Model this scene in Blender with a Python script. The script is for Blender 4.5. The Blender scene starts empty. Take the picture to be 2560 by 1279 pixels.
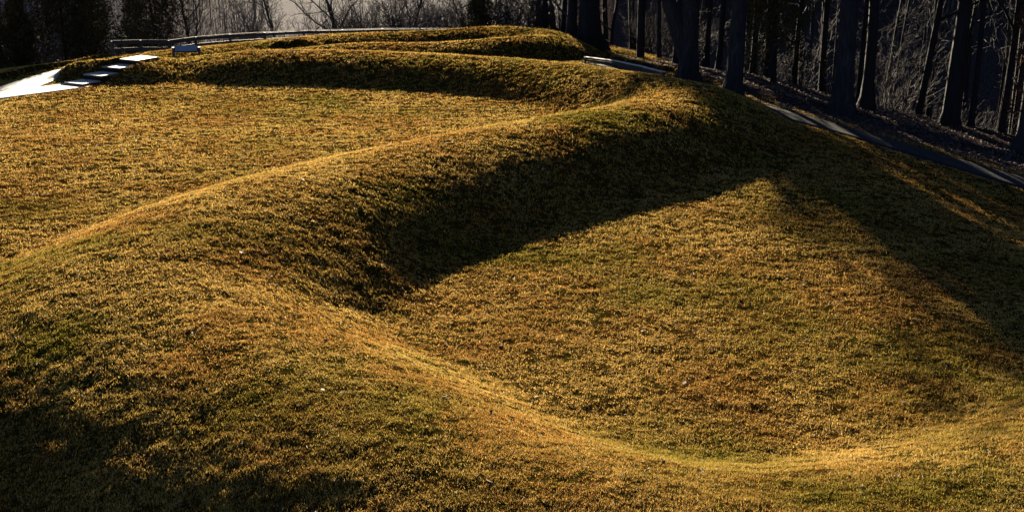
import bpy, math, random
import numpy as np
from mathutils import Vector

# ------------------------------------------------------------------ camera, sky, sun, exposure
S = bpy.context.scene
COL = S.collection
R = math.radians
CAM_H, PITCH = 8.5, 18.0
cd = bpy.data.cameras.new('camera'); cam = bpy.data.objects.new('camera', cd); COL.objects.link(cam)
cam.location = (0, 0, CAM_H); cam.rotation_euler = (R(90 - PITCH), 0, 0)
cd.sensor_width = 36; cd.lens = 36 * 2875 / 2560; cd.clip_end = 4000; cd.clip_start = 0.1
S.camera = cam
SUN_EL, SUN_AZ = 12.5, -9.0            # azimuth measured from +Y towards +X
w = bpy.data.worlds.new('World'); S.world = w; w.use_nodes = True
nt = w.node_tree; bg = nt.nodes['Background']
sky = nt.nodes.new('ShaderNodeTexSky'); sky.sky_type = 'NISHITA'; sky.sun_disc = False
sky.sun_elevation = R(SUN_EL); sky.sun_rotation = R(SUN_AZ)
nt.links.new(sky.outputs[0], bg.inputs[0]); bg.inputs[1].default_value = 0.05; sky.air_density = .3; sky.dust_density = .1
sl = bpy.data.lights.new('sun', 'SUN'); so = bpy.data.objects.new('sun', sl); COL.objects.link(so)
sl.energy = 5.0; sl.angle = R(0.5); sl.color = (1.0, 0.84, 0.60)
sd = Vector((math.sin(R(SUN_AZ)) * math.cos(R(SUN_EL)), math.cos(R(SUN_AZ)) * math.cos(R(SUN_EL)), math.sin(R(SUN_EL))))
so.rotation_euler = sd.to_track_quat('Z', 'Y').to_euler()
S.view_settings.view_transform = 'Standard'; S.view_settings.look = 'None'
S.view_settings.gamma = 1; S.view_settings.exposure = 2.42
S.cycles.max_bounces = 5; S.cycles.diffuse_bounces = 1; S.cycles.transmission_bounces = 3; S.cycles.transparent_max_bounces = 4

rng = np.random.default_rng(7)
random.seed(7)

# ------------------------------------------------------------------ noise
def _hash(ix, iy, seed):
    h = (ix * 374761393 + iy * 668265263 + seed * 1442695041) & 0xffffffff
    h = ((h ^ (h >> 13)) * 1274126177) & 0xffffffff
    return ((h ^ (h >> 16)) & 0xffff) / 65535.0
def vnoise(x, y, seed=0):
    xf, yf = np.floor(x), np.floor(y)
    ix, iy = xf.astype(np.int64), yf.astype(np.int64)
    u, v = x - xf, y - yf
    u, v = u * u * (3 - 2 * u), v * v * (3 - 2 * v)
    a, b = _hash(ix, iy, seed), _hash(ix + 1, iy, seed)
    c, d = _hash(ix, iy + 1, seed), _hash(ix + 1, iy + 1, seed)
    return (a * (1 - u) + b * u) * (1 - v) + (c * (1 - u) + d * u) * v
def fbm(x, y, seed=0, n=3):
    s, a, t = 0, 1, 0
    for i in range(n):
        s = s + a * vnoise(x * 2**i + 17 * i, y * 2**i - 9 * i, seed + i); t += a; a *= 0.5
    return s / t
def sstep(a, b, x):
    t = np.clip((x - a) / (b - a), 0, 1); return t * t * (3 - 2 * t)

# ------------------------------------------------------------------ terrain
def spline(pts, n=8):
    P = np.array(pts, float); P = np.vstack([2 * P[0] - P[1], P, 2 * P[-1] - P[-2]]); out = []
    for i in range(1, len(P) - 2):
        for k in range(n):
            t = k / n
            out.append(0.5 * ((2 * P[i]) + (-P[i-1] + P[i+1]) * t + (2*P[i-1] - 5*P[i] + 4*P[i+1] - P[i+2]) * t*t
                              + (-P[i-1] + 3*P[i] - 3*P[i+1] + P[i+2]) * t**3))
    out.append(P[-2]); return np.array(out)
def dist_poly(x, y, pl):
    """distance to a polyline; also the interpolated value of columns 2.. at the nearest point"""
    best = np.full(x.shape, 1e9); side = np.zeros(x.shape); val = np.zeros(x.shape + (pl.shape[1] - 2,))
    for a, b in zip(pl[:-1], pl[1:]):
        dx, dy = b[0] - a[0], b[1] - a[1]; L = dx * dx + dy * dy + 1e-9
        t = np.clip(((x - a[0]) * dx + (y - a[1]) * dy) / L, 0, 1)
        d = np.hypot(x - a[0] - t * dx, y - a[1] - t * dy); m = d < best
        best = np.where(m, d, best)
        side = np.where(m, dx * (y - a[1]) - dy * (x - a[0]), side)
        if val.shape[-1]: val[m] = (a[2:] * (1 - t[..., None]) + b[2:] * t[..., None])[m]
    dist_poly.side = side
    return best, val

# crest of the long winding embankment: x, y, height, half width on the right hand side, half width on the left hand side
CREST = spline([(14.3, 19.4, .75, 3.2, 3.4), (11.0, 16.0, 1.0, 3.3, 3.6), (7.3, 13.5, 1.08, 3.4, 3.7), (3.2, 12.4, 1.12, 3.5, 3.8), (-0.3, 13.7, 1.12, 3.5, 4.1),
    (-3.2, 16.3, 1.25, 3.8, 4.6), (-5.8, 19.0, 1.3, 4.2, 4.8), (-7.1, 21.8, 1.4, 4.7, 4.4), (-6.6, 25.2, 1.5, 4.8, 4.0), (-5.3, 28.1, 1.45, 4.6, 3.8), (-3.4, 30.8, 1.3, 4.6, 3.8),
    (-0.8, 33.6, 1.3, 4.5, 3.8), (1.9, 36.3, 1.3, 4.5, 3.8), (5.2, 39.2, 1.3, 4.5, 3.9), (6.6, 42.9, 1.2, 3.9, 4.2), (4.4, 46.8, 1.1, 3.8, 3.8),
    (1.0, 50.6, 1.0, 3.8, 3.8), (-3.0, 53.0, .95, 3.8, 3.8), (-7.5, 54.2, .95, 3.8, 3.8), (-12.5, 54.6, .85, 3.7, 3.7), (-15.6, 54.4, .5, 3.2, 3.4), (-17.9, 53.6, .72, 2.5, 3.0), (-19.9, 53.0, .6, 1.3, 1.3)])
FAR = spline([(-20.0, 61.0, .3, 3), (-15.5, 63.2, .6, 3), (-11, 68.6, .8, 3.2), (-5.5, 70.6, .95, 3.4), (-1.2, 70.0, 1.25, 3.6), (1.6, 67.2, 1.2, 3.6),
    (2.2, 64.2, 1.1, 3.3), (.4, 62.2, 1.1, 3.2), (-4, 62.9, .75, 2.7), (-8.5, 64.0, .6, 2.5), (-12, 64.4, .3, 2.2)])
FIELD = np.array([(-45, 4), (-14, 6)] + [tuple(p[:2]) for p in CREST[48:]] + [(-45, 54), (-45, 4)], float)
EDGE = np.array([(-60, -60), (-60, 36), (-34, 45.5), (-24.5, 50.5), (-22.8, 57), (-21.8, 62), (-19.5, 69.5), (-14, 75.5), (-8, 78), (-2, 78.5),
    (3.5, 75), (5.2, 68), (5.4, 62), (6.5, 58), (9.2, 52.5), (11.6, 48.4), (15.2, 44.6), (19, 40.6), (22.5, 36), (25.6, 29), (27.5, 16), (28, -60), (-60, -60)], float)
PATH_R = spline([(4.4, 58.6), (5.2, 56.4), (6.4, 53), (8.1, 48.8), (9.3, 46.4), (10.8, 44.1), (13.6, 41.1), (17.0, 37.2), (20, 32.6), (22.6, 26), (23.6, 16), (23.8, 2)])
PATH_L = spline([(-40, 33.5), (-29, 39.5), (-24, 43.8), (-21.9, 47.0), (-21.6, 49.8), (-21.6, 52.4), (-21.4, 54.8), (-20.9, 57.0)])
PATH_B = spline([(-22.4, 46.6), (-20.8, 48.4), (-19.3, 50.1), (-19.0, 50.6)])
PATH_T = spline([(-17.05, 56.0), (-16.2, 57.6), (-15.7, 60.4), (-13, 62)])
STAIR0, STAIR_DIR = np.array([-19.25, 50.3]), np.array([0.47, 0.883])    # foot of the flight and the way it climbs
SIDE = np.array([STAIR_DIR[1], -STAIR_DIR[0]])
TREAD, RISE, NSTEP, SWID = 1.1, 0.20, 4, 0.58

def inside(x, y, E=None):
    E = EDGE if E is None else E
    c = np.zeros(x.shape, bool)
    for a, b in zip(E[:-1], E[1:]):
        cond = ((a[1] > y) != (b[1] > y))
        c ^= cond & (x < (b[0] - a[0]) * (y - a[1]) / ((b[1] - a[1]) if b[1] != a[1] else 1e-9) + a[0])
    return c
def prof(d, H, W):
    t = np.clip(d / W, 0, 1)
    return H * (1 - t * t) ** 1.22
def base_z(x, y):
    out = ~inside(x, y)
    dE, _ = dist_poly(x, y, EDGE)
    d = np.where(out, dE, 0.0)
    z = -0.07 * np.clip(y - 56, 0, 24)
    z = z - 1.1 * sstep(8, 19, x) * sstep(62, 34, y)                # lawn sinks a little to the right
    z = z - 0.25 * sstep(3.5, 0, dE) * (~out)
    # right: a ravine and the wooded hillside beyond; ahead and left: the river valley
    az = np.degrees(np.arctan2(x, np.maximum(y, 1)))
    wr = sstep(1.5, 5.0, az)
    ravine = -0.10 * np.minimum(d, 4) - 0.42 * np.clip(d - 4, 0, 26) + 0.30 * np.clip(d - 34, 0, 400)
    ravine = np.minimum(ravine, 62 + 0 * d)
    valley = -0.14 * np.minimum(d, 4) - 0.36 * np.clip(d - 4, 0, 16) - 0.6 * np.clip(d - 20, 0, 34) - 0.012 * np.clip(d - 60, 0, 250)
    hillL = sstep(-13, -21, az) * 0.24 * np.clip(d - 150, 0, 500)
    hillF = 0.16 * np.clip(d - 420, 0, 900)
    valley = valley + np.maximum(hillL, hillF)
    z = z + np.where(out, valley * (1 - wr) + ravine * wr, 0)
    return z, d, wr, az
def smooth_noise(x, y):
    return 0.14 * (fbm(x / 9, y / 9, 3) - .5)
def height(x, y, micro=True):
    x = np.asarray(x, float); y = np.asarray(y, float)
    z, d, wr, az = base_z(x, y)
    z = z + smooth_noise(x, y)
    near = (np.abs(x) < 60) & (y > 0) & (y < 90)
    m = np.zeros(x.shape)
    if near.any():
        for pl in (CREST, FAR):
            dd, v = dist_poly(x[near], y[near], pl)
            W = v[..., 1] if pl is FAR else v[..., 1] + (v[..., 2] - v[..., 1]) * sstep(-1.2, 1.2, dist_poly.side / 1.3)
            m2 = prof(dd, v[..., 0], W)
            if pl is CREST:                                            # the field inside the bend lies higher, with a gentler bank
                lift = .5 * sstep(47, 33, y[near]) * sstep(13, 23, y[near]) * inside(x[near], y[near], FIELD)
                lift = lift * sstep(-42, -30, x[near])
                m2 = np.maximum(m2, np.where(lift > 0, lift + prof(dd, v[..., 0] - lift, W), 0))
            m[near] = np.maximum(m[near], m2)
    z = z + m
    if near.any():                                                     # flight of steps is cut into the bank
        u = (x - STAIR0[0]) * STAIR_DIR[0] + (y - STAIR0[1]) * STAIR_DIR[1]
        s = (x - STAIR0[0]) * SIDE[0] + (y - STAIR0[1]) * SIDE[1]
        inb = (np.abs(s) < SWID + .12) & (u > -.1) & (u < NSTEP * TREAD + .4)
        k = np.clip(np.floor(u / TREAD), 0, NSTEP - 1)
        z = np.where(inb, np.minimum(z, STAIR_Z + RISE * k - .07), z)
    if micro:
        lump = (fbm(x / .6, y / .4, 11, 3) - .5) * .06 + (fbm(x / .24, y / .18, 31, 2) - .5) * .055
        fade = sstep(0.9, 1.5, path_dist(x, y)) * sstep(70, 58, y) * sstep(-29, -27, x) * sstep(22, 19, x)
        z = z + lump * fade - .05 * (1 - sstep(.9, 1.05, path_dist(x, y)))
    return z
def litter_side(x, y):
    """1 on the leaf strewn bank beyond the woodland path"""
    px = np.interp(y, PATH_R[::-1, 1], PATH_R[::-1, 0])
    return sstep(1.3, 2.4, (x - px) * .8 + (vnoise(x * 1.3, y * 1.3, 77) - .5) * 1.2) * sstep(61, 58, y)
def path_dist(x, y):
    out = np.full(x.shape, 9.0); near = (np.abs(x) < 60) & (y > -10) & (y < 90)
    if near.any():
        xs, ys = x[near], y[near]
        out[near] = np.minimum.reduce([dist_poly(xs, ys, PATH_R)[0], dist_poly(xs, ys, PATH_L)[0],
                                       dist_poly(xs, ys, PATH_B)[0] + .25])
    return out
STAIR_Z = 0.0
_z0 = float(height(np.array([STAIR0[0] - .4]), np.array([STAIR0[1] - .4]), False)[0]); STAIR_Z = _z0 + .10
def hz(x, y): return float(height(np.array([float(x)]), np.array([float(y)]), False)[0])

# ------------------------------------------------------------------ mesh helpers
def tag(o, label=None, cat=None, group=None, kind=None):
    if label: o['label'] = label
    if cat: o['category'] = cat
    if group: o['group'] = group
    if kind: o['kind'] = kind
    return o
def np_mesh(name, V, F, smooth=True):
    me = bpy.data.meshes.new(name); V = np.asarray(V, np.float32); F = np.asarray(F, np.int32); k = F.shape[1]
    me.vertices.add(len(V)); me.vertices.foreach_set('co', V.ravel())
    me.loops.add(F.size); me.loops.foreach_set('vertex_index', F.ravel())
    me.polygons.add(len(F)); me.polygons.foreach_set('loop_start', np.arange(len(F), dtype=np.int32) * k)
    me.polygons.foreach_set('loop_total', np.full(len(F), k, np.int32))
    me.polygons.foreach_set('use_smooth', np.full(len(F), smooth, bool))
    me.update(calc_edges=True); return me
def link(name, me, m, parent=None, loc=(0, 0, 0), rz=0):
    o = bpy.data.objects.new(name, me); COL.objects.link(o)
    if me is not None and m and not me.materials: me.materials.append(m)
    o.location = loc; o.rotation_euler = (0, 0, rz)
    if parent: o.parent = parent
    return o
def empty(name, loc=(0, 0, 0), rz=0):
    return link(name, None, None, None, loc, rz)
def box_mesh(name, boxes, bev=0.0):
    """boxes: (centre, size, 3x3 axes or None)"""
    V, F = [], []
    for c, s, ax in boxes:
        ax = np.eye(3) if ax is None else np.array(ax); n = len(V)
        for i in (-1, 1):
            for j in (-1, 1):
                for k in (-1, 1):
                    V.append(np.array(c) + ax[0] * i * s[0] / 2 + ax[1] * j * s[1] / 2 + ax[2] * k * s[2] / 2)
        F += [[n + a for a in q] for q in ((0, 1, 3, 2), (4, 6, 7, 5), (0, 4, 5, 1), (2, 3, 7, 6), (0, 2, 6, 4), (1, 5, 7, 3))]
    me = np_mesh(name, V, F, False)
    if bev:
        import bmesh
        bm = bmesh.new(); bm.from_mesh(me); bmesh.ops.bevel(bm, geom=bm.edges[:], offset=bev, segments=2, affect='EDGES')
        bm.to_mesh(me); bm.free()
    return me

# ------------------------------------------------------------------ materials
def mat(name):
    m = bpy.data.materials.new(name); m.use_nodes = True
    return m, m.node_tree, m.node_tree.nodes['Principled BSDF']
def N(nt, t, **kw):
    n = nt.nodes.new(t)
    for k, v in kw.items():
        if k in n.inputs: n.inputs[k].default_value = v
        else: setattr(n, k, v)
    return n
def noise(nt, scale, detail=4, rough=.6, vec=None, dist=0):
    n = N(nt, 'ShaderNodeTexNoise'); n.inputs['Scale'].default_value = scale; n.inputs['Detail'].default_value = detail
    n.inputs['Roughness'].default_value = rough; n.inputs['Distortion'].default_value = dist
    if vec is not None: nt.links.new(vec, n.inputs['Vector'])
    return n.outputs['Fac']
ALB = .52
def ramp(nt, fac, stops):
    r = N(nt, 'ShaderNodeValToRGB'); e = r.color_ramp.elements
    while len(e) < len(stops): e.new(0.5)
    for i, (p, c) in enumerate(stops): e[i].position = p; e[i].color = (*[v * ALB for v in c], 1)
    nt.links.new(fac, r.inputs[0]); return r.outputs[0]
def mixc(nt, f, a, b):
    m = N(nt, 'ShaderNodeMix'); m.data_type = 'RGBA'
    for s, i in ((f, 0), (a, 6), (b, 7)):
        if isinstance(s, (int, float)): m.inputs[i].default_value = s
        elif isinstance(s, tuple): m.inputs[i].default_value = (*s, 1)
        else: nt.links.new(s, m.inputs[i])
    return m.outputs[2]
def bump(nt, h, strength, dist, b):
    n = N(nt, 'ShaderNodeBump'); n.inputs['Strength'].default_value = strength; n.inputs['Distance'].default_value = dist
    nt.links.new(h, n.inputs['Height']); nt.links.new(n.outputs[0], b.inputs['Normal'])
def geo(nt):
    return N(nt, 'ShaderNodeNewGeometry').outputs['Position']

def simple(name, stops, scale=6, rough=.85, bstr=.4, bdist=.02, spec=.3, obj=True, stretch=None):
    m, t, b = mat(name)
    if obj: v = N(t, 'ShaderNodeTexCoord').outputs['Object']
    else: v = geo(t)
    if stretch:
        mp = N(t, 'ShaderNodeMapping'); mp.inputs['Scale'].default_value = stretch; t.links.new(v, mp.inputs[0]); v = mp.outputs[0]
    f = noise(t, scale, 5, .65, v); t.links.new(ramp(t, f, stops), b.inputs['Base Color'])
    b.inputs['Roughness'].default_value = rough; b.inputs['Specular IOR Level'].default_value = spec
    if bstr: bump(t, f, bstr, bdist, b)
    return m
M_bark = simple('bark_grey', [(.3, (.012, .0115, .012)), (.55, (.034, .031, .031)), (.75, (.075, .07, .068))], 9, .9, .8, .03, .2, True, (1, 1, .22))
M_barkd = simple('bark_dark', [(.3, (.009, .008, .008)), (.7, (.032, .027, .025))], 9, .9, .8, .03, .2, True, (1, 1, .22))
M_twig = simple('twig', [(.3, (.045, .04, .041)), (.7, (.13, .115, .115))], 3, .85, 0, spec=.15)
M_pale = simple('bark_pale', [(.3, (.16, .15, .15)), (.6, (.36, .34, .33)), (.75, (.5, .48, .47))], 5, .8, .5, .02, .3, True, (1, 1, .4))
M_wood = simple('weathered_wood', [(.3, (.03, .03, .032)), (.7, (.09, .088, .09))], 14, .7, .5, .01, .35, True, (.2, 1, 1))
M_conc = simple('concrete', [(.3, (.26, .24, .21)), (.7, (.46, .42, .38))], 7, .62, .3, .01, .5, False)
M_asph = simple('asphalt', [(.25, (.014, .016, .022)), (.75, (.046, .047, .055))], 9, .9, .5, .01, .08, False)
M_metal = simple('dark_blue_paint', [(.3, (.012, .02, .045)), (.7, (.02, .035, .07))], 5, .45, 0)
M_panel = simple('sign_panel', [(.3, (.20, .27, .36)), (.7, (.30, .37, .46))], 3, .18, 0, spec=.8)

M_cedar = simple('cedar_foliage', [(.3, (.045, .048, .018)), (.55, (.11, .085, .032)), (.75, (.20, .115, .045))], 1.3, .9, 0, obj=True, spec=0)

def ground_material():
    m, t, b = mat('winter_lawn'); v = geo(t)
    n1 = noise(t, .35, 3, .5, v); n2 = noise(t, 3.2, 4, .6, v); n3 = noise(t, 26, 4, .7, v)
    straw = ramp(t, n3, [(.34, (.012, .008, .003)), (.52, (.06, .032, .008)), (.70, (.24, .125, .025))])
    green = ramp(t, n3, [(.34, (.008, .009, .002)), (.52, (.035, .035, .006)), (.70, (.12, .10, .016))])
    add = N(t, 'ShaderNodeMath', operation='ADD'); t.links.new(n1, add.inputs[0]); t.links.new(n2, add.inputs[1])
    mr = N(t, 'ShaderNodeMapRange'); mr.inputs['From Min'].default_value = .9; mr.inputs['From Max'].default_value = 1.15
    t.links.new(add.outputs[0], mr.inputs['Value'])
    lawn = mixc(t, mr.outputs[0], straw, green)
    at = N(t, 'ShaderNodeAttribute', attribute_name='zone')       # r: leaf litter under the woods, g: valley field, and haze painted on the left hill
    sep = N(t, 'ShaderNodeSeparateColor'); t.links.new(at.outputs['Color'], sep.inputs[0])
    litter = ramp(t, noise(t, 9, 5, .75, v), [(.38, (.018, .013, .013)), (.54, (.075, .056, .055)), (.70, (.28, .22, .215))])
    nf = noise(t, .05, 3, .5, v)
    field = ramp(t, noise(t, 1.2, 4, .6, v), [(.3, (.34, .33, .335)), (.7, (.54, .52, .52))])
    c = mixc(t, sep.outputs[0], lawn, litter); c = mixc(t, sep.outputs[1], c, field)
    grn = mixc(t, sep.outputs[2], c, (.03, .05, .028))
    t.links.new(grn, b.inputs['Base Color']); b.inputs['Roughness'].default_value = .95; b.inputs['Specular IOR Level'].default_value = 0
    bump(t, n3, .9, .03, b)
    return m
M_ground = ground_material()

# ------------------------------------------------------------------ ground: one sheet to the horizon
def lines(core0, core1, step, lo, hi, grow=1.09, pre=None):
    a = list(np.arange(core0, core1 + 1e-6, step)); s = step
    while a[-1] < hi: s = min(s * grow, 60); a.append(a[-1] + s)
    s = step
    while a[0] > lo: s = min(s * grow, 60); a.insert(0, a[0] - s)
    return np.array(a)
gx = lines(-27, 19, .11, -1800, 1800); gy = lines(9.5, 58, .11, -300, 2600)
X, Y = np.meshgrid(gx, gy, indexing='xy')
Z = height(X, Y)
Z0 = height(X, Y, False); Zs = Z0.copy()                          # weather the creases where two banks meet
for _ in range(2):
    for ax in (0, 1):
        C_ = np.cumsum(np.pad(Zs, [(3, 3), (0, 0)] if ax == 0 else [(0, 0), (3, 3)], mode='edge'), axis=ax)
        C_ = np.concatenate([np.zeros_like(C_.take([0], ax)), C_], ax)
        n_ = Zs.shape[ax]; Zs = (C_.take(range(7, 7 + n_), ax) - C_.take(range(0, n_), ax)) / 7
keep_ = sstep(1.2, 2.2, path_dist(X, Y)) * sstep(-22, -20, X) * sstep(18, 16, X) * sstep(10.5, 11.5, Y) * sstep(56, 54, Y) * (1 - (X < -15.5) * (Y > 48))
Z = Z + (Zs - Z0) * keep_
V = np.stack([X, Y, Z], -1).reshape(-1, 3)
nx, ny = len(gx), len(gy); idx = np.arange(nx * ny).reshape(ny, nx)
F = np.stack([idx[:-1, :-1], idx[:-1, 1:], idx[1:, 1:], idx[1:, :-1]], -1).reshape(-1, 4)
me = np_mesh('ground', V, F)
_, dd_, wr_, az_ = base_z(X, Y)
nzz = fbm(X / 3, Y / 3, 5) - .5
lit = np.maximum(sstep(1.2, 3.0, dd_ + nzz * 2.5), litter_side(X, Y) * (Y > 0))
fld_haze = lit * sstep(175, 190, dd_ + nzz * 6) * (1 - wr_) * (.45 + .55 * sstep(-15, -11.5, az_)) * sstep(900, 700, dd_)  # left hill takes part of the field tone as painted haze
grn = fld_haze * (sstep(395, 402, dd_) * sstep(450, 440, dd_))
cl = np.stack([lit, fld_haze, grn, np.ones_like(lit)], -1).reshape(-1, 4).astype(np.float32)
ca = me.color_attributes.new('zone', 'FLOAT_COLOR', 'POINT'); ca.data.foreach_set('color', cl.ravel())
tag(link('ground', me, M_ground), kind='structure')

def ground_at(x, y):
    """height of the built sheet at a point"""
    i = np.clip(np.searchsorted(gx, x) - 1, 0, nx - 2); j = np.clip(np.searchsorted(gy, y) - 1, 0, ny - 2)
    u = (x - gx[i]) / (gx[i + 1] - gx[i]); v = (y - gy[j]) / (gy[j + 1] - gy[j])
    return (Z[j, i] * (1 - u) + Z[j, i + 1] * u) * (1 - v) + (Z[j + 1, i] * (1 - u) + Z[j + 1, i + 1] * u) * v
# ------------------------------------------------------------------ paths and steps
def ribbon(name, pl, wid, m, lift=.012, wfun=None):
    pl = np.array(pl)[:, :2]; seg = np.r_[0, np.cumsum(np.hypot(*np.diff(pl, axis=0).T))]
    s = np.arange(0, seg[-1], .3); px = np.interp(s, seg, pl[:, 0]); py = np.interp(s, seg, pl[:, 1])
    tx, ty = np.gradient(px), np.gradient(py); L = np.hypot(tx, ty); tx /= L; ty /= L
    q = np.linspace(-1, 1, 7); jit = (vnoise(s / 1.1, s * 0 + 3, 8) - .5) * .12
    VV = []
    for i in range(len(s)):
        W = wid / 2 + jit[i]
        for k in q:
            VV.append((px[i] + ty[i] * W * k, py[i] - tx[i] * W * k))
    VV = np.array(VV); z = height(VV[:, 0], VV[:, 1], False) + lift
    V = np.c_[VV, z]; n = len(s); id_ = np.arange(n * 7).reshape(n, 7)
    F = np.stack([id_[:-1, :-1], id_[:-1, 1:], id_[1:, 1:], id_[1:, :-1]], -1).reshape(-1, 4)
    # skirt so that the slab has thickness
    V2 = V.copy(); V2[:, 2] -= .10; V = np.vstack([V, V2]); o = n * 7
    sk = []
    for i in range(n - 1):
        sk.append((id_[i, 0], id_[i + 1, 0], id_[i + 1, 0] + o, id_[i, 0] + o)); sk.append((id_[i, 6], id_[i, 6] + o, id_[i + 1, 6] + o, id_[i + 1, 6]))
    for e in (0, n - 1):
        for k in range(6): sk.append((id_[e, k], id_[e, k + 1], id_[e, k + 1] + o, id_[e, k] + o))
    return tag(link(name, np_mesh(name, V, np.vstack([F, np.array(sk)])), m), kind='structure')
ribbon('woodland_path', PATH_R, 1.6, M_asph)
ribbon('concrete_path', PATH_L, 2.0, M_conc)
ribbon('steps_approach_path', PATH_B, 1.6, M_conc, .018)

st = empty('garden_steps', (STAIR0[0], STAIR0[1], STAIR_Z))
tag(st, 'pale concrete steps with deep treads climbing the grassy bank beside the path', 'steps')
AX = np.array([[SIDE[0], SIDE[1], 0], [STAIR_DIR[0], STAIR_DIR[1], 0], [0, 0, 1]])
for k in range(NSTEP):
    dpt = TREAD * (1.25 if k == NSTEP - 1 else 1)
    c = AX[1] * (k * TREAD + dpt / 2 - .02)
    link('tread', box_mesh('tread', [(c + np.array([0, 0, RISE * k - .025]), (SWID * 2, dpt - .06, .05), AX)], .012), M_conc, st)
    if k:
        link('riser', box_mesh('riser', [(AX[1] * (k * TREAD + .03 + dpt / 2) + np.array([0, 0, RISE * k - .05 - .16]), (SWID * 2 - .03, dpt + .04, .32), AX)], .008), M_barkd, st)  # shade on the riser faces is put into the colour with dark bark

# ------------------------------------------------------------------ rail fence along the far edge
def fence(name, pts, hgt, label, spacing=2.6, rail_h=.17, group=None, rails=(0.88, .48), mcap=None, capw=.075):
    pl = np.array(pts, float); seg = np.r_[0, np.cumsum(np.hypot(*np.diff(pl, axis=0).T))]
    n = max(1, int(round(seg[-1] / spacing))); s = np.linspace(0, seg[-1], n + 1)
    px, py = np.interp(s, seg, pl[:, 0]), np.interp(s, seg, pl[:, 1]); pz = height(px, py, False)
    r = empty(name, (px[0], py[0], pz[0])); o = np.array([px[0], py[0], pz[0]])
    tag(r, label, 'fence', group)
    for i in range(n + 1):
        p = np.array([px[i], py[i], pz[i]]) - o
        link('post', box_mesh('post', [(p + (0, 0, hgt / 2 - .1), (.13, .13, hgt + .2), None)], .01), M_wood, r)
    for i in range(n):
        a = np.array([px[i], py[i], pz[i]]) - o; b = np.array([px[i + 1], py[i + 1], pz[i + 1]]) - o
        d = b - a; L = np.linalg.norm(d); d /= L; sd_ = np.array([d[1], -d[0], 0]); sd_ /= np.linalg.norm(sd_); up = np.cross(sd_, d)
        up = up if up[2] > 0 else -up
        off = sd_ * .09 if sd_[1] < 0 else -sd_ * .09
        for q in rails:
            link('rail', box_mesh('rail', [((a + b) / 2 + off + np.array([0, 0, hgt * q]), (L - .01, .04, rail_h), [d, sd_, up])], .006), M_wood, r)
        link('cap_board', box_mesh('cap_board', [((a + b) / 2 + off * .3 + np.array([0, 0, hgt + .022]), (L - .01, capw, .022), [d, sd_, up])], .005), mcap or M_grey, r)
    return r
M_suncap = simple('sunlit_cap_wood', [(.3, (.6, .58, .54)), (.7, (.9, .88, .84))], 12, .7, .3, .008, .3, True, (.2, 1, 1))  # sunlight on the barrier top is put into this pale wood colour
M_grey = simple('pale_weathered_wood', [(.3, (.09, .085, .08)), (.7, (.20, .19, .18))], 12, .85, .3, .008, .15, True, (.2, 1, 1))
fence('rail_fence', [(-20.9, 60.6), (-19.9, 64), (-18.4, 68.2), (-15.5, 71.8), (-11.5, 74.2), (-6.5, 75.6), (-2, 75.6), (1.5, 74)], .86,
      'long grey timber guard fence curving behind the far grass mound')

# low timber barrier and landing beside the thick trunks, and interpretive sign
fence('timber_barrier', [(3.7, 58.2), (5.0, 56.9), (6.1, 55.0), (7.0, 53.0)], .30, 'low timber barrier with sunlight painted on its top beside the woodland path', 2.2, .10, None, (.6,), M_suncap, .24)
g = (-16.1, 57.2); gz = hz(*g)
sg = empty('information_sign', (g[0], g[1], gz), R(10)); tag(sg, 'low slanted information panel on two dark blue posts behind the grass mound', 'sign')
t_ = R(35); PA = [[1, 0, 0], [0, math.cos(t_), math.sin(t_)], [0, -math.sin(t_), math.cos(t_)]]
for s in (-1, 1):
    link('post', box_mesh('post', [((s * .62, .0, .25), (.12, .12, .98), None)], .008), M_metal, sg)
link('frame', box_mesh('frame', [((0, -.02, .66), (1.12, .46, .05), PA)], .01), M_metal, sg)
link('panel', box_mesh('panel', [((0, -.035, .69), (1.04, .40, .03), PA)], .005), M_panel, sg)

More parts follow.
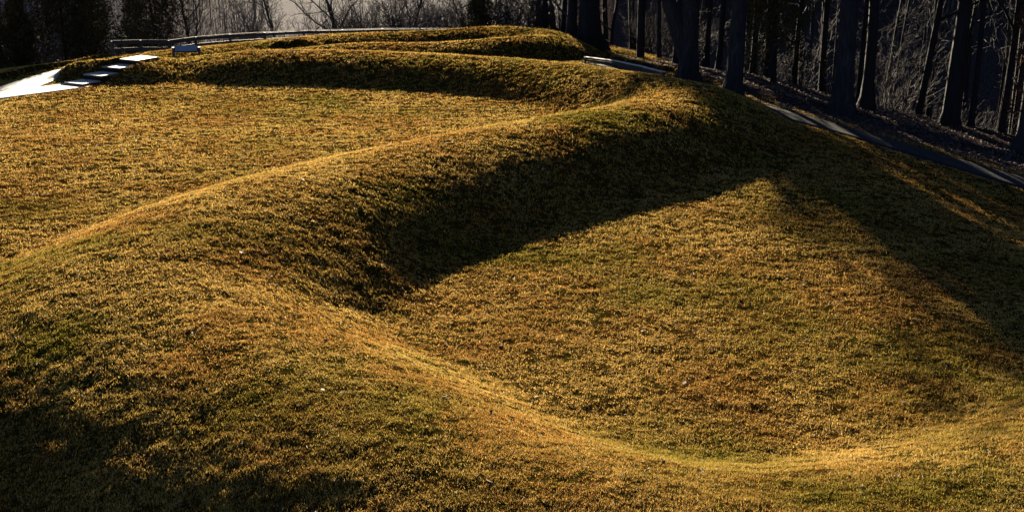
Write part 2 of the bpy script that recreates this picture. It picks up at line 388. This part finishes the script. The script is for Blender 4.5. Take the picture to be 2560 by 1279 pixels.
# ------------------------------------------------------------------ grass
def grass_blades():
    NT, NB = 400000, 6
    r = 10.5 * np.exp(rng.random(NT) * math.log(80 / 10.5)); az = R(1) * (rng.random(NT) * 66 - 33)
    x, y = r * np.sin(az), r * np.cos(az)
    pd = path_dist(x, y); _, d, wr, _ = base_z(x, y)
    u = (x - STAIR0[0]) * STAIR_DIR[0] + (y - STAIR0[1]) * STAIR_DIR[1]; s = (x - STAIR0[0]) * SIDE[0] + (y - STAIR0[1]) * SIDE[1]
    stair = (np.abs(s) < SWID + .05) & (u > -.1) & (u < NSTEP * TREAD + .35)
    keep = (pd > .85) & ((rng.random(NT) > litter_side(x, y))) & (d < 2.2 + 1.5 * fbm(x, y, 9)) & ~stair
    keep &= rng.random(NT) < .35 + 1.1 * sstep(.3, .62, fbm(x / .35, y / .25, 21))
    x, y, r = x[keep], y[keep], r[keep]
    x = np.repeat(x, NB); y = np.repeat(y, NB); r = np.repeat(r, NB); n = len(x)
    sc = (r / 15) ** .62
    x = x + rng.normal(0, .022, n) * sc; y = y + rng.normal(0, .022, n) * sc
    z = ground_at(x, y) - .004
    hgt = (.014 + .028 * rng.random(n) ** 1.5) * sc * (.55 + .9 * fbm(x / .8, y / .8, 41))
    wd = (.0032 + .004 * rng.random(n)) * sc
    th = rng.random(n) * 2 * np.pi; tilt = np.radians(82 - 70 * rng.random(n) ** 1.1)
    lx, ly = np.cos(th) * np.sin(tilt) * hgt * 1.5, np.sin(th) * np.sin(tilt) * hgt * 1.5; lz = np.cos(tilt) * hgt
    ph = rng.random(n) * 2 * np.pi; wx, wy = np.cos(ph) * wd, np.sin(ph) * wd
    A = np.stack([x - wx, y - wy, z], -1); B = np.stack([x + wx, y + wy, z], -1); Cc = np.stack([x + lx, y + ly, ground_at(x + lx, y + ly) + lz + .004 + .008 * rng.random(n)], -1)
    V = np.stack([A, B, Cc], 1).reshape(-1, 3); F = np.arange(3 * n).reshape(n, 3)
    me = np_mesh('grass', V, F, False)
    g = np.clip((fbm(x / 2.6, y / 2.6, 51, 4) - .5) * 2.0 + .22 + rng.normal(0, .22, n), 0, 1)[:, None]
    k = rng.random(n)[:, None]
    straw = np.array([.77, .50, .135]) * (.45 + .9 * k); brown = np.array([.50, .25, .06]) * (.5 + .8 * k); green = np.array([.24, .21, .025]) * (.5 + .9 * k)
    c = straw * (1 - g) + green * g
    rb = (rng.random(n)[:, None] < np.clip((fbm(x / 1.7, y / 1.7, 61, 3)[:, None] - .35) * 2, .08, .7)) & (g < .6)
    c = np.where(rb, brown, c)
    pale = rng.random(n)[:, None] < .012; c = np.where(pale, np.array([.75, .70, .55]), c)
    c = c * .62
    cl = np.repeat(np.c_[c, np.ones(n)], 3, 0).astype(np.float32)
    ca = me.color_attributes.new('tint', 'FLOAT_COLOR', 'POINT'); ca.data.foreach_set('color', cl.ravel())
    m, t, b = mat('grass_blades'); at = N(t, 'ShaderNodeAttribute', attribute_name='tint')
    t.links.new(at.outputs['Color'], b.inputs['Base Color']); b.inputs['Roughness'].default_value = .6; b.inputs['Specular IOR Level'].default_value = 0
    tr = N(t, 'ShaderNodeBsdfTranslucent'); t.links.new(at.outputs['Color'], tr.inputs[0])
    mx = N(t, 'ShaderNodeMixShader'); mx.inputs[0].default_value = .42
    t.links.new(b.outputs[0], mx.inputs[1]); t.links.new(tr.outputs[0], mx.inputs[2]); t.links.new(mx.outputs[0], t.nodes['Material Output'].inputs[0])
    tag(link('grass', me, m), 'short dry golden winter grass covering the mounds and lawn', 'grass', kind='stuff')
grass_blades()

# ------------------------------------------------------------------ trees
class Tubes:
    def __init__(s): s.V, s.F, s.n = [], [], 0
    def tube(s, P, rad, k):
        P = np.array(P, float); T = np.gradient(P, axis=0); T /= np.linalg.norm(T, axis=1)[:, None] + 1e-9
        ref = np.array([1, 0, 0]) if abs(T[0][0]) < .8 else np.array([0, 1, 0])
        a = np.arange(k) * 2 * np.pi / k
        U = np.cross(T, ref); U /= np.linalg.norm(U, axis=1)[:, None] + 1e-9; W = np.cross(T, U)
        ring = P[:, None] + np.asarray(rad)[:, None, None] * (np.cos(a)[None, :, None] * U[:, None] + np.sin(a)[None, :, None] * W[:, None])
        m = len(P); id_ = s.n + np.arange(m * k).reshape(m, k); nx = np.roll(id_, -1, 1)
        s.V.append(ring.reshape(-1, 3)); s.F.append(np.stack([id_[:-1], nx[:-1], nx[1:], id_[1:]], -1).reshape(-1, 4)); s.n += m * k
    def mesh(s, name): return np_mesh(name, np.vstack(s.V), np.vstack(s.F))
def limb(rg, p, d, L, wob, up, n):
    P = [np.array(p, float)]; d = np.array(d, float)
    for i in range(n):
        d = d + rg.normal(0, wob, 3) + np.array([0, 0, up]); d /= np.linalg.norm(d); P.append(P[-1] + d * L / n)
    return np.array(P)
def branch_out(rg, tb, P, rad, level, cfg):
    if level >= len(cfg): return
    c = cfg[level]; n = rg.integers(c['n'][0], c['n'][1] + 1); m = len(P) - 1
    tot = np.linalg.norm(P[-1] - P[0])
    for j in range(n):
        t = c['t0'] + (1 - c['t0']) * (j + rg.random()) / n; f = min(t * m, m - 1e-4); i = int(f); p = P[i] + (P[i + 1] - P[i]) * (f - i)
        ax = P[i + 1] - P[i]; ax /= np.linalg.norm(ax); q = rg.normal(0, 1, 3); q -= ax * q.dot(ax); q /= np.linalg.norm(q)
        an = np.radians(rg.uniform(*c['ang'])); d = ax * math.cos(an) + q * math.sin(an)
        L = tot * rg.uniform(*c['len']) * (1.15 - .6 * t); r0 = (rad[i] * (1 - f + i) + rad[i + 1] * (f - i)) * c.get('rr', .55)
        Q = limb(rg, p, d, L, c['wob'], c['up'], c['seg']); rr = np.linspace(r0, max(r0 * .3, .004), len(Q)); tb.tube(Q, np.maximum(rr, c.get('rmin', .006)), c['k'])
        branch_out(rg, tb, Q, rr, level + 1, cfg)
def make_tree(name, seed, H, r, cfg, wob=.05, lean=(0, 0), flare=1.5, mt=None, mb=None, k=10, topr=.25, start=None, up=.03, seg=9, tubes=None):
    rg = np.random.default_rng(seed); root = empty(name)
    P = limb(rg, (0, 0, -.6), (lean[0], lean[1], 1), H + .6, wob, up, seg)
    # fine subdivision near the base for the flare
    tt = np.linspace(0, 1, seg + 1); ts = np.r_[0, .03, .06, .1, np.linspace(.15, 1, seg * 2)]; P2 = np.stack([np.interp(ts, tt, P[:, a]) for a in range(3)], -1)
    rad = r * (topr + (1 - topr) * (1 - ts) ** .8) * (1 + (flare - 1) * np.exp(-np.maximum(ts * H - .5, 0) / .45))
    tb = Tubes(); tb.tube(P2, rad, k)
    br = Tubes(); branch_out(rg, br, P2, rad / 1.0, 0, cfg)
    if tubes:
        for (Q, rq, c2) in tubes:
            tb.tube(Q, rq, k); branch_out(rg, br, np.array(Q, float), np.array(rq), 0, c2)
    tm = tb.mesh('trunk')
    if k >= 10:                                        # buttressed roots and furrowed bark
        co = np.empty(len(tm.vertices) * 3, np.float32); tm.vertices.foreach_get('co', co); co = co.reshape(-1, 3)
        th = np.arctan2(co[:, 1], co[:, 0]); h = np.maximum(co[:, 2], 0)
        f = 1 + .32 * np.exp(-h / .55) * np.cos(th * 4 + seed) * (h < 4) + .12 * np.exp(-h / 2) * np.cos(th * 7 + seed * 2) * (h < 6)
        co[:, 0] *= f; co[:, 1] *= f; tm.vertices.foreach_set('co', co.ravel()); tm.update()
    link('trunk', tm, mt or M_bark, root); link('branches', br.mesh('branches'), mb or mt or M_twig, root)
    return root
def copy_tree(o, loc, rz, sc=1.0, label=None, cat=None, group=None):
    r = o.copy(); COL.objects.link(r); r.location = loc; r.rotation_euler = (0, -.05 if cat == 'tree' and loc[0] > 6 else 0, rz); r.scale = (sc,) * 3
    for ch in list(o.children):
        c = ch.copy(); COL.objects.link(c); c.parent = r
    tag(r, label, cat, group); return r
used = set()
def place(o, x, y, rz, sc, label, cat, group=None, dz=0):
    loc = (x, y, hz(x, y) + dz)
    if o.name not in used:
        used.add(o.name); o.location = loc; o.rotation_euler = (0, 0, rz); o.scale = (sc,) * 3; tag(o, label, cat, group); return o
    return copy_tree(o, loc, rz, sc, label, cat, group)

C_big = [dict(n=(17, 20), t0=.30, ang=(30, 65), len=(.28, .42), wob=.14, up=.07, seg=6, k=6, rr=.5),
         dict(n=(6, 8), t0=.2, ang=(25, 60), len=(.35, .55), wob=.16, up=.04, seg=4, k=4, rr=.55, rmin=.02),
         dict(n=(7, 9), t0=.15, ang=(25, 60), len=(.35, .6), wob=.16, up=.03, seg=3, k=3, rr=.5, rmin=.014)]
C_slim = [dict(n=(9, 12), t0=.3, ang=(30, 70), len=(.12, .26), wob=.14, up=.05, seg=4, k=4, rr=.4, rmin=.012),
          dict(n=(4, 6), t0=.2, ang=(25, 60), len=(.35, .6), wob=.16, up=.03, seg=3, k=3, rr=.5, rmin=.008),
          dict(n=(2, 4), t0=.2, ang=(25, 60), len=(.35, .6), wob=.16, up=.03, seg=2, k=3, rr=.5, rmin=.006)]
C_spread = [dict(n=(8, 11), t0=.22, ang=(25, 60), len=(.45, .75), wob=.16, up=.07, seg=6, k=5, rr=.6),
            dict(n=(6, 8), t0=.15, ang=(25, 60), len=(.35, .55), wob=.18, up=.05, seg=4, k=4, rr=.55, rmin=.012),
            dict(n=(5, 7), t0=.15, ang=(25, 60), len=(.4, .6), wob=.18, up=.04, seg=3, k=3, rr=.5, rmin=.009),
            dict(n=(2, 3), t0=.15, ang=(25, 60), len=(.4, .6), wob=.18, up=.04, seg=2, k=3, rr=.5, rmin=.007)]

# --- the thick trunks beside the woodland path
G = 'thick woodland trunks beside the path'
def big(seed, x, y, H, r, label, **kw):
    o = make_tree('tree', seed, H, r, C_big, .03, mt=kw.pop('mt', M_bark), mb=kw.pop('mb', None), **kw)
    place(o, x, y, 0, 1, label, 'tree', G); return o
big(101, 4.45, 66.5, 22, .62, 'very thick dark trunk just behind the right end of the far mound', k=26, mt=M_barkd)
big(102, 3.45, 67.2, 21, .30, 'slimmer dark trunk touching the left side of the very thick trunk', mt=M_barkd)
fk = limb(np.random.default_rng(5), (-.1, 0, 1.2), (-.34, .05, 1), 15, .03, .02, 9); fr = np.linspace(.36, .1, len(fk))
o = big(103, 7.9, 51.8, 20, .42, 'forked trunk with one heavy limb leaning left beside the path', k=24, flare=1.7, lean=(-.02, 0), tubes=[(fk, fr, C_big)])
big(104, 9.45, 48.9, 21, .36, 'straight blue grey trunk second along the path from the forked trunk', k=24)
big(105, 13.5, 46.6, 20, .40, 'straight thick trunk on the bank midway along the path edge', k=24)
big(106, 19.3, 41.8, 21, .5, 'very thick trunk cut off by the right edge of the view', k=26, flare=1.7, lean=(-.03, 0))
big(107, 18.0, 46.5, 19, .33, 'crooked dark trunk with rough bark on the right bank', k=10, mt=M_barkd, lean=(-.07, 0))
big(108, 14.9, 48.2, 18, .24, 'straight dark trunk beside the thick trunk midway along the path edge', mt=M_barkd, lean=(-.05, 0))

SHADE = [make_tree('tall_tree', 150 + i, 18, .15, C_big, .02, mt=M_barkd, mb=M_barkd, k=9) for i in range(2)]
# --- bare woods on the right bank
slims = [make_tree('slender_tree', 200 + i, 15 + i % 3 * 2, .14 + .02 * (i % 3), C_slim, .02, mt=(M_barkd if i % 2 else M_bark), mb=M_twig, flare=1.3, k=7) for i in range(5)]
for i, (x, y, sc_) in enumerate([(8.6, 60.5, 1.1), (9.5, 67, 1.3), (12.3, 59, 1.1), (8.0, 76, 1.4), (11.5, 73, 1.4), (13.5, 66, 1.3),
        (15.2, 56, 1.1), (18.5, 52, 1.1), (10.3, 57.5, 1.0), (7.2, 86, 1.5), (20.5, 47.5, 1.0), (16.5, 61, 1.3), (2.2, 80.5, 1.2), (3.3, 76.5, 1.2)]):
    place(SHADE[i % 2], x, y, i * 2.1, sc_, 'tall bare tree with a dense twiggy head in the woods behind the thick trunks', 'tree', 'tall trees in the woods behind the thick trunks')
def pine(seed, x, y, H, label):  # pines added so that their unseen high crowns shade the right lawn
    r = empty('shade_pine', (x, y, hz(x, y))); tag(r, label, 'tree', 'tall trees in the woods behind the thick trunks'); rg = np.random.default_rng(seed)
    tb = Tubes(); P = limb(rg, (0, 0, -.5), (0, 0, 1), H, .012, .02, 8); tb.tube(P, np.linspace(.24, .05, 9), 9)
    V = []; n = 0
    for j in range(46):                                            # whorled boughs, foliage only high on the stem
        t = .48 + .52 * j / 46; f = t * 8; i = min(int(f), 7); p = P[i] + (P[i + 1] - P[i]) * (f - i); a = rg.uniform(0, 6.28); L = rg.uniform(2.2, 3.6) * (1.25 - t)* 1.5
        Q = limb(rg, p, (math.cos(a), math.sin(a), .15), L, .08, .02, 4); tb.tube(Q, np.linspace(.05, .015, 5), 4)
        k = rg.random((330, 1)); c = p + (Q[-1] - p) * k ** .7 + rg.normal(0, 1, (330, 3)) * (.34, .34, .16)
        d1 = rg.normal(0, 1, (330, 3)) * .11; d2 = rg.normal(0, 1, (330, 3)) * .06
        V.append(np.stack([c - d1, c + d2, c + d1], 1))
    V = np.concatenate(V).reshape(-1, 3)
    link('trunk', tb.mesh('trunk'), M_barkd, r); link('crown', np_mesh('crown', V, np.arange(len(V)).reshape(-1, 3), False), M_cedar, r)
pine(61, 3.9, 75.0, 19, 'tall pine added for shade, standing right behind the slimmer dark trunk by the far mound')
pine(62, 7.1, 63.8, 18, 'tall pine trunk with an unseen crown added for shade right of the very thick trunk, beyond the timber barrier')
pine(63, 8.7, 60.5, 18, 'tall pine trunk with an unseen crown added for shade close behind the forked trunk')
pine(64, 1.9, 82.0, 24, 'tall pine trunk with an unseen crown added for shade in the bare thicket right of the low evergreen bush')
pine(65, 12.6, 56.5, 17, 'tall pine trunk with an unseen crown added for shade between the blue grey trunk and the thick trunk along the path')
rg = np.random.default_rng(77); cnt = 0
spots = []
while len(spots) < 80:
    a = R(rg.uniform(5.2, 29)); dist = rg.uniform(50, 135) if len(spots) > 30 else rg.uniform(46, 75)
    x, y = dist * math.sin(a), dist * math.cos(a)
    _, d, _, _ = base_z(np.array([x]), np.array([y]))
    if d[0] < 2.5: continue
    if any((x - p[0])**2 + (y - p[1])**2 < 2.5 for p in spots): continue
    spots.append((x, y, d[0]))
for i, (x, y, d) in enumerate(spots):
    place(slims[i % 5], x, y, rg.uniform(0, 6.28), rg.uniform(.8, 1.25), 'slender bare tree in the dark woods on the right bank', 'tree', 'slender bare trees in the woods right of the path')

# --- bare trees and brush behind the fence
spread = [make_tree('bare_tree', 300 + i, 8.5 + i % 3, .17, C_spread, .08, mt=M_barkd, mb=M_twig, flare=1.4, k=7, topr=.15) for i in range(4)]
def at_px(px, y, top_py=None):
    """x for a viewing column at forward distance y"""
    return (px - 1280) / 2875 * (y * math.cos(R(18)) + (CAM_H + 4) * math.sin(R(18)))
GB = 'bare spreading trees behind the fence'
for i, (px, y, s) in enumerate([(490, 86, 1.0), (600, 100, 1.1), (700, 96, 1.0), (860, 92, 1.15), (930, 104, 1.1), (1020, 90, .95), (1090, 110, 1.2), (1190, 100, 1.1),
        (1240, 84, .9), (1320, 86, 1.15), (1370, 80, 1.1), (1400, 92, 1.2), (640, 120, 1.3), (780, 118, 1.25), (960, 125, 1.3), (1140, 128, 1.3), (1290, 112, 1.3),
        (280, 92, 1.0), (300, 110, 1.2), (60, 84, 1.1), (20, 100, 1.2), (170, 115, 1.2), (540, 112, 1.2), (1350, 104, 1.25), (420, 100, 1.1), (1440, 76, .9), (1530, 84, 1.0), (1600, 90, 1.1)]):
    x = at_px(px, y)
    place(spread[i % 4], x, y, i * 1.7, s, 'bare spreading tree on the slope behind the grey fence', 'tree', GB)
def make_shrub(seed):
    rg = np.random.default_rng(seed); tb = Tubes()
    for j in range(16):
        a = rg.uniform(0, 6.28); P = limb(rg, (rg.normal(0, .25), rg.normal(0, .25), -.2), (math.cos(a) * .5, math.sin(a) * .5, 1), rg.uniform(2, 4.2), .14, .05, 6)
        r = np.linspace(.03, .008, len(P)); tb.tube(P, r, 4); branch_out(rg, tb, P, r, 0, C_slim[0:1] and [dict(n=(6, 8), t0=.2, ang=(20, 55), len=(.3, .5), wob=.16, up=.05, seg=3, k=3, rr=.6, rmin=.008), dict(n=(4, 5), t0=.1, ang=(20, 55), len=(.35, .6), wob=.16, up=.05, seg=2, k=3, rr=.6, rmin=.006)])
    return tb.mesh('bare_shrub')
shm = [make_shrub(400 + i) for i in range(3)]
for m_ in shm: m_.materials.append(M_twig)
for i in range(135):
    px = rg.uniform(440, 1480) if i < 85 else rg.uniform(-60, 460); y = rg.uniform(79, 112)
    x = at_px(px, y)
    if base_z(np.array([x]), np.array([y]))[1][0] < 2: continue
    o = link('bare_shrub', shm[i % 3], None, None, (x, y, hz(x, y)), rg.uniform(0, 6.28)); o.scale = (rg.uniform(.9, 1.7),) * 3
    tag(o, 'bare twiggy shrub in the thicket on the slope below the fence', 'shrub', 'bare shrubs in the thicket below the fence')
for i in range(60):
    a = R(rg.uniform(5, 28)); dist = rg.uniform(52, 105); x, y = dist * math.sin(a), dist * math.cos(a)
    if base_z(np.array([x]), np.array([y]))[1][0] < 4: continue
    o = link('bare_shrub', shm[i % 3], None, None, (x, y, hz(x, y)), rg.uniform(0, 6.28)); o.scale = (rg.uniform(.7, 1.3),) * 3
    tag(o, 'bare twiggy undergrowth shrub between the trunks of the right bank woods', 'shrub', 'undergrowth shrubs in the right bank woods')

# --- dark cedars on the left
def cedar_mesh(seed, H, Rad, n=9000, leaf=.13):
    rg = np.random.default_rng(seed)
    nc = 150; t = rg.random(nc) ** .8; a = rg.random(nc) * 6.28; rr = Rad * (1 - t) ** .55 * (.25 + .85 * rg.random(nc)) * (1 + .25 * np.sin(a * 3 + seed))
    C = np.stack([np.cos(a) * rr, np.sin(a) * rr, H * (.06 + .94 * t)], -1)
    k = rg.integers(0, nc, n); p = C[k] + rg.normal(0, 1, (n, 3)) * np.array([.22, .22, .3]) * (Rad / 1.6)
    d1 = rg.normal(0, 1, (n, 3)); d1 /= np.linalg.norm(d1, axis=1)[:, None]; d2 = rg.normal(0, 1, (n, 3)); d2 /= np.linalg.norm(d2, axis=1)[:, None]
    l = leaf * (.5 + rg.random(n))[:, None]
    V = np.stack([p - d1 * l, p + d2 * l * .6, p + d1 * l], 1).reshape(-1, 3)
    return np_mesh('crown', V, np.arange(3 * n).reshape(n, 3), False)
M_dead = simple('russet_leaves', [(.3, (.06, .03, .02)), (.7, (.20, .09, .045))], 1.3, .9, 0, obj=True, spec=0)
def cedar(seed, x, y, H, Rad, label, m=M_cedar, n=9000, group='dark evergreen trees at the left edge of the ridge', leaf=.13, name='cedar_tree'):
    r = empty(name, (x, y, hz(x, y))); tag(r, label, 'tree', group)
    tb = Tubes(); tb.tube(limb(np.random.default_rng(seed), (0, 0, -.4), (0, 0, 1), H * .9, .03, .02, 6), np.linspace(.16, .03, 7), 7)
    link('trunk', tb.mesh('trunk'), M_barkd, r); link('crown', cedar_mesh(seed, H, Rad, n, leaf), m, r)
def cx(px, y, top): return at_px(px, y)
cedar(1, cx(180, 68, 0), 68, 7.4, 2.5, 'tall broad dark cedar standing left of the fence end', n=17000)
cedar(2, cx(400, 80, 0), 80, 9.0, 2.6, 'dark cedar rising behind the fence near the information sign', n=12000)
cedar(3, cx(72, 66, 0), 66, 4.6, 1.1, 'small pointed olive cedar left of the tall broad cedar')
cedar(4, cx(5, 62, 0), 62, 5.0, 1.1, 'narrow dark cedar at the left edge of the view')
cedar(5, cx(345, 84, 0), 84, 8.0, 1.5, 'slimmer dark cedar left of the cedar behind the information sign')
cedar(6, cx(240, 72, 0), 72, 7.0, 1.4, 'dark cedar close against the right side of the tall broad cedar')
cedar(7, cx(1200, 80, 0), 80, 3.4, 1.3, 'low dark evergreen bush rising behind the crest of the far mound', group='dark evergreens on the right', n=5000)
cedar(8, 12.2, 53.5, 11, 2.1, 'dark evergreen hanging between the forked trunk and straight trunks', group='dark evergreens on the right', n=9000)
cedar(9, 22.5, 46.0, 15, 2.6, 'dark russet leaved tree beside the trunk at the right edge', M_dead, 15000, 'dark evergreens on the right', .12, 'oak_tree')

# --- far woods on the hillsides: one mass
def far_woods():
    rg = np.random.default_rng(9); V = []; n = 4200; pts = []
    az = np.radians(np.r_[rg.uniform(6, 32, 2300), rg.uniform(-34, -12, 900), rg.uniform(-34, 34, 1000)])
    ds = np.r_[rg.uniform(125, 330, 2300), rg.uniform(190, 460, 900), rg.uniform(560, 800, 1000)]
    x, y = ds * np.sin(az), ds * np.cos(az); z = height(x, y, False)
    H = rg.uniform(9, 17, n); tri = []
    for i in range(n):
        p = np.array([x[i], y[i], z[i] - .5]); w_ = rg.uniform(.05, .13)
        segs = [(p, p + (rg.normal(0, .6), rg.normal(0, .6), H[i]), w_)]
        for j in range(9):
            t = rg.uniform(.3, .95); q = p + np.array([0, 0, H[i] * t]); a = rg.uniform(0, 6.28); L = H[i] * .25 * (1.2 - t)
            segs.append((q, q + (math.cos(a) * L, math.sin(a) * L, L * rg.uniform(.6, 1.6)), w_ * .4))
        for a_, b_, ww in segs:
            tri.append([a_ + (-ww, 0, 0), a_ + (ww, 0, 0), b_]); tri.append([a_ + (0, -ww, 0), a_ + (0, ww, 0), b_])
    V = np.array(tri).reshape(-1, 3)
    tag(link('distant_woods', np_mesh('distant_woods', V, np.arange(len(V)).reshape(-1, 3), False), M_twig), 'bare grey woods covering the hillsides beyond the ridge', 'woods', kind='stuff')
far_woods()

# --- fallen leaves and sticks under the woods
def fallen_leaves():
    rg = np.random.default_rng(3); n = 26000
    y = rg.uniform(24, 64, n); px = np.interp(y, PATH_R[::-1, 1], PATH_R[::-1, 0]); off = rg.normal(0, 1, n) * 1.6 + rg.uniform(-1, 9, n); x = px + off
    k = (off > -1.5) & (rg.random(n) < .25 + .75 * (off > 1)); x, y = np.r_[x[k], rg.uniform(-14, 14, 260)], np.r_[y[k], rg.uniform(11, 48, 260)]; n = len(x)
    z = height(x, y) + .018 + .02 * rg.random(n); a = rg.uniform(0, 6.28, n); l = rg.uniform(.03, .075, n); w_ = l * .55
    cx_, sx = np.cos(a), np.sin(a); up = rg.normal(0, .35, (2, n)) * l
    P = [np.stack([x + l * cx_, y + l * sx, z + up[0]], -1), np.stack([x - w_ * sx, y + w_ * cx_, z + up[1]], -1), np.stack([x - l * cx_, y - l * sx, z], -1), np.stack([x + w_ * sx, y - w_ * cx_, z + .01], -1)]
    V = np.stack(P, 1).reshape(-1, 3)
    m = simple('dead_leaf', [(.3, (.07, .035, .018)), (.5, (.20, .11, .06)), (.7, (.38, .27, .19))], 2.5, .8, 0, obj=False, spec=.2)
    tag(link('fallen_leaves', np_mesh('fallen_leaves', V, np.arange(4 * n).reshape(n, 4), False), m), 'brown fallen leaves strewn beside the woodland path and thinly over the lawn', 'leaves', kind='stuff')
fallen_leaves()
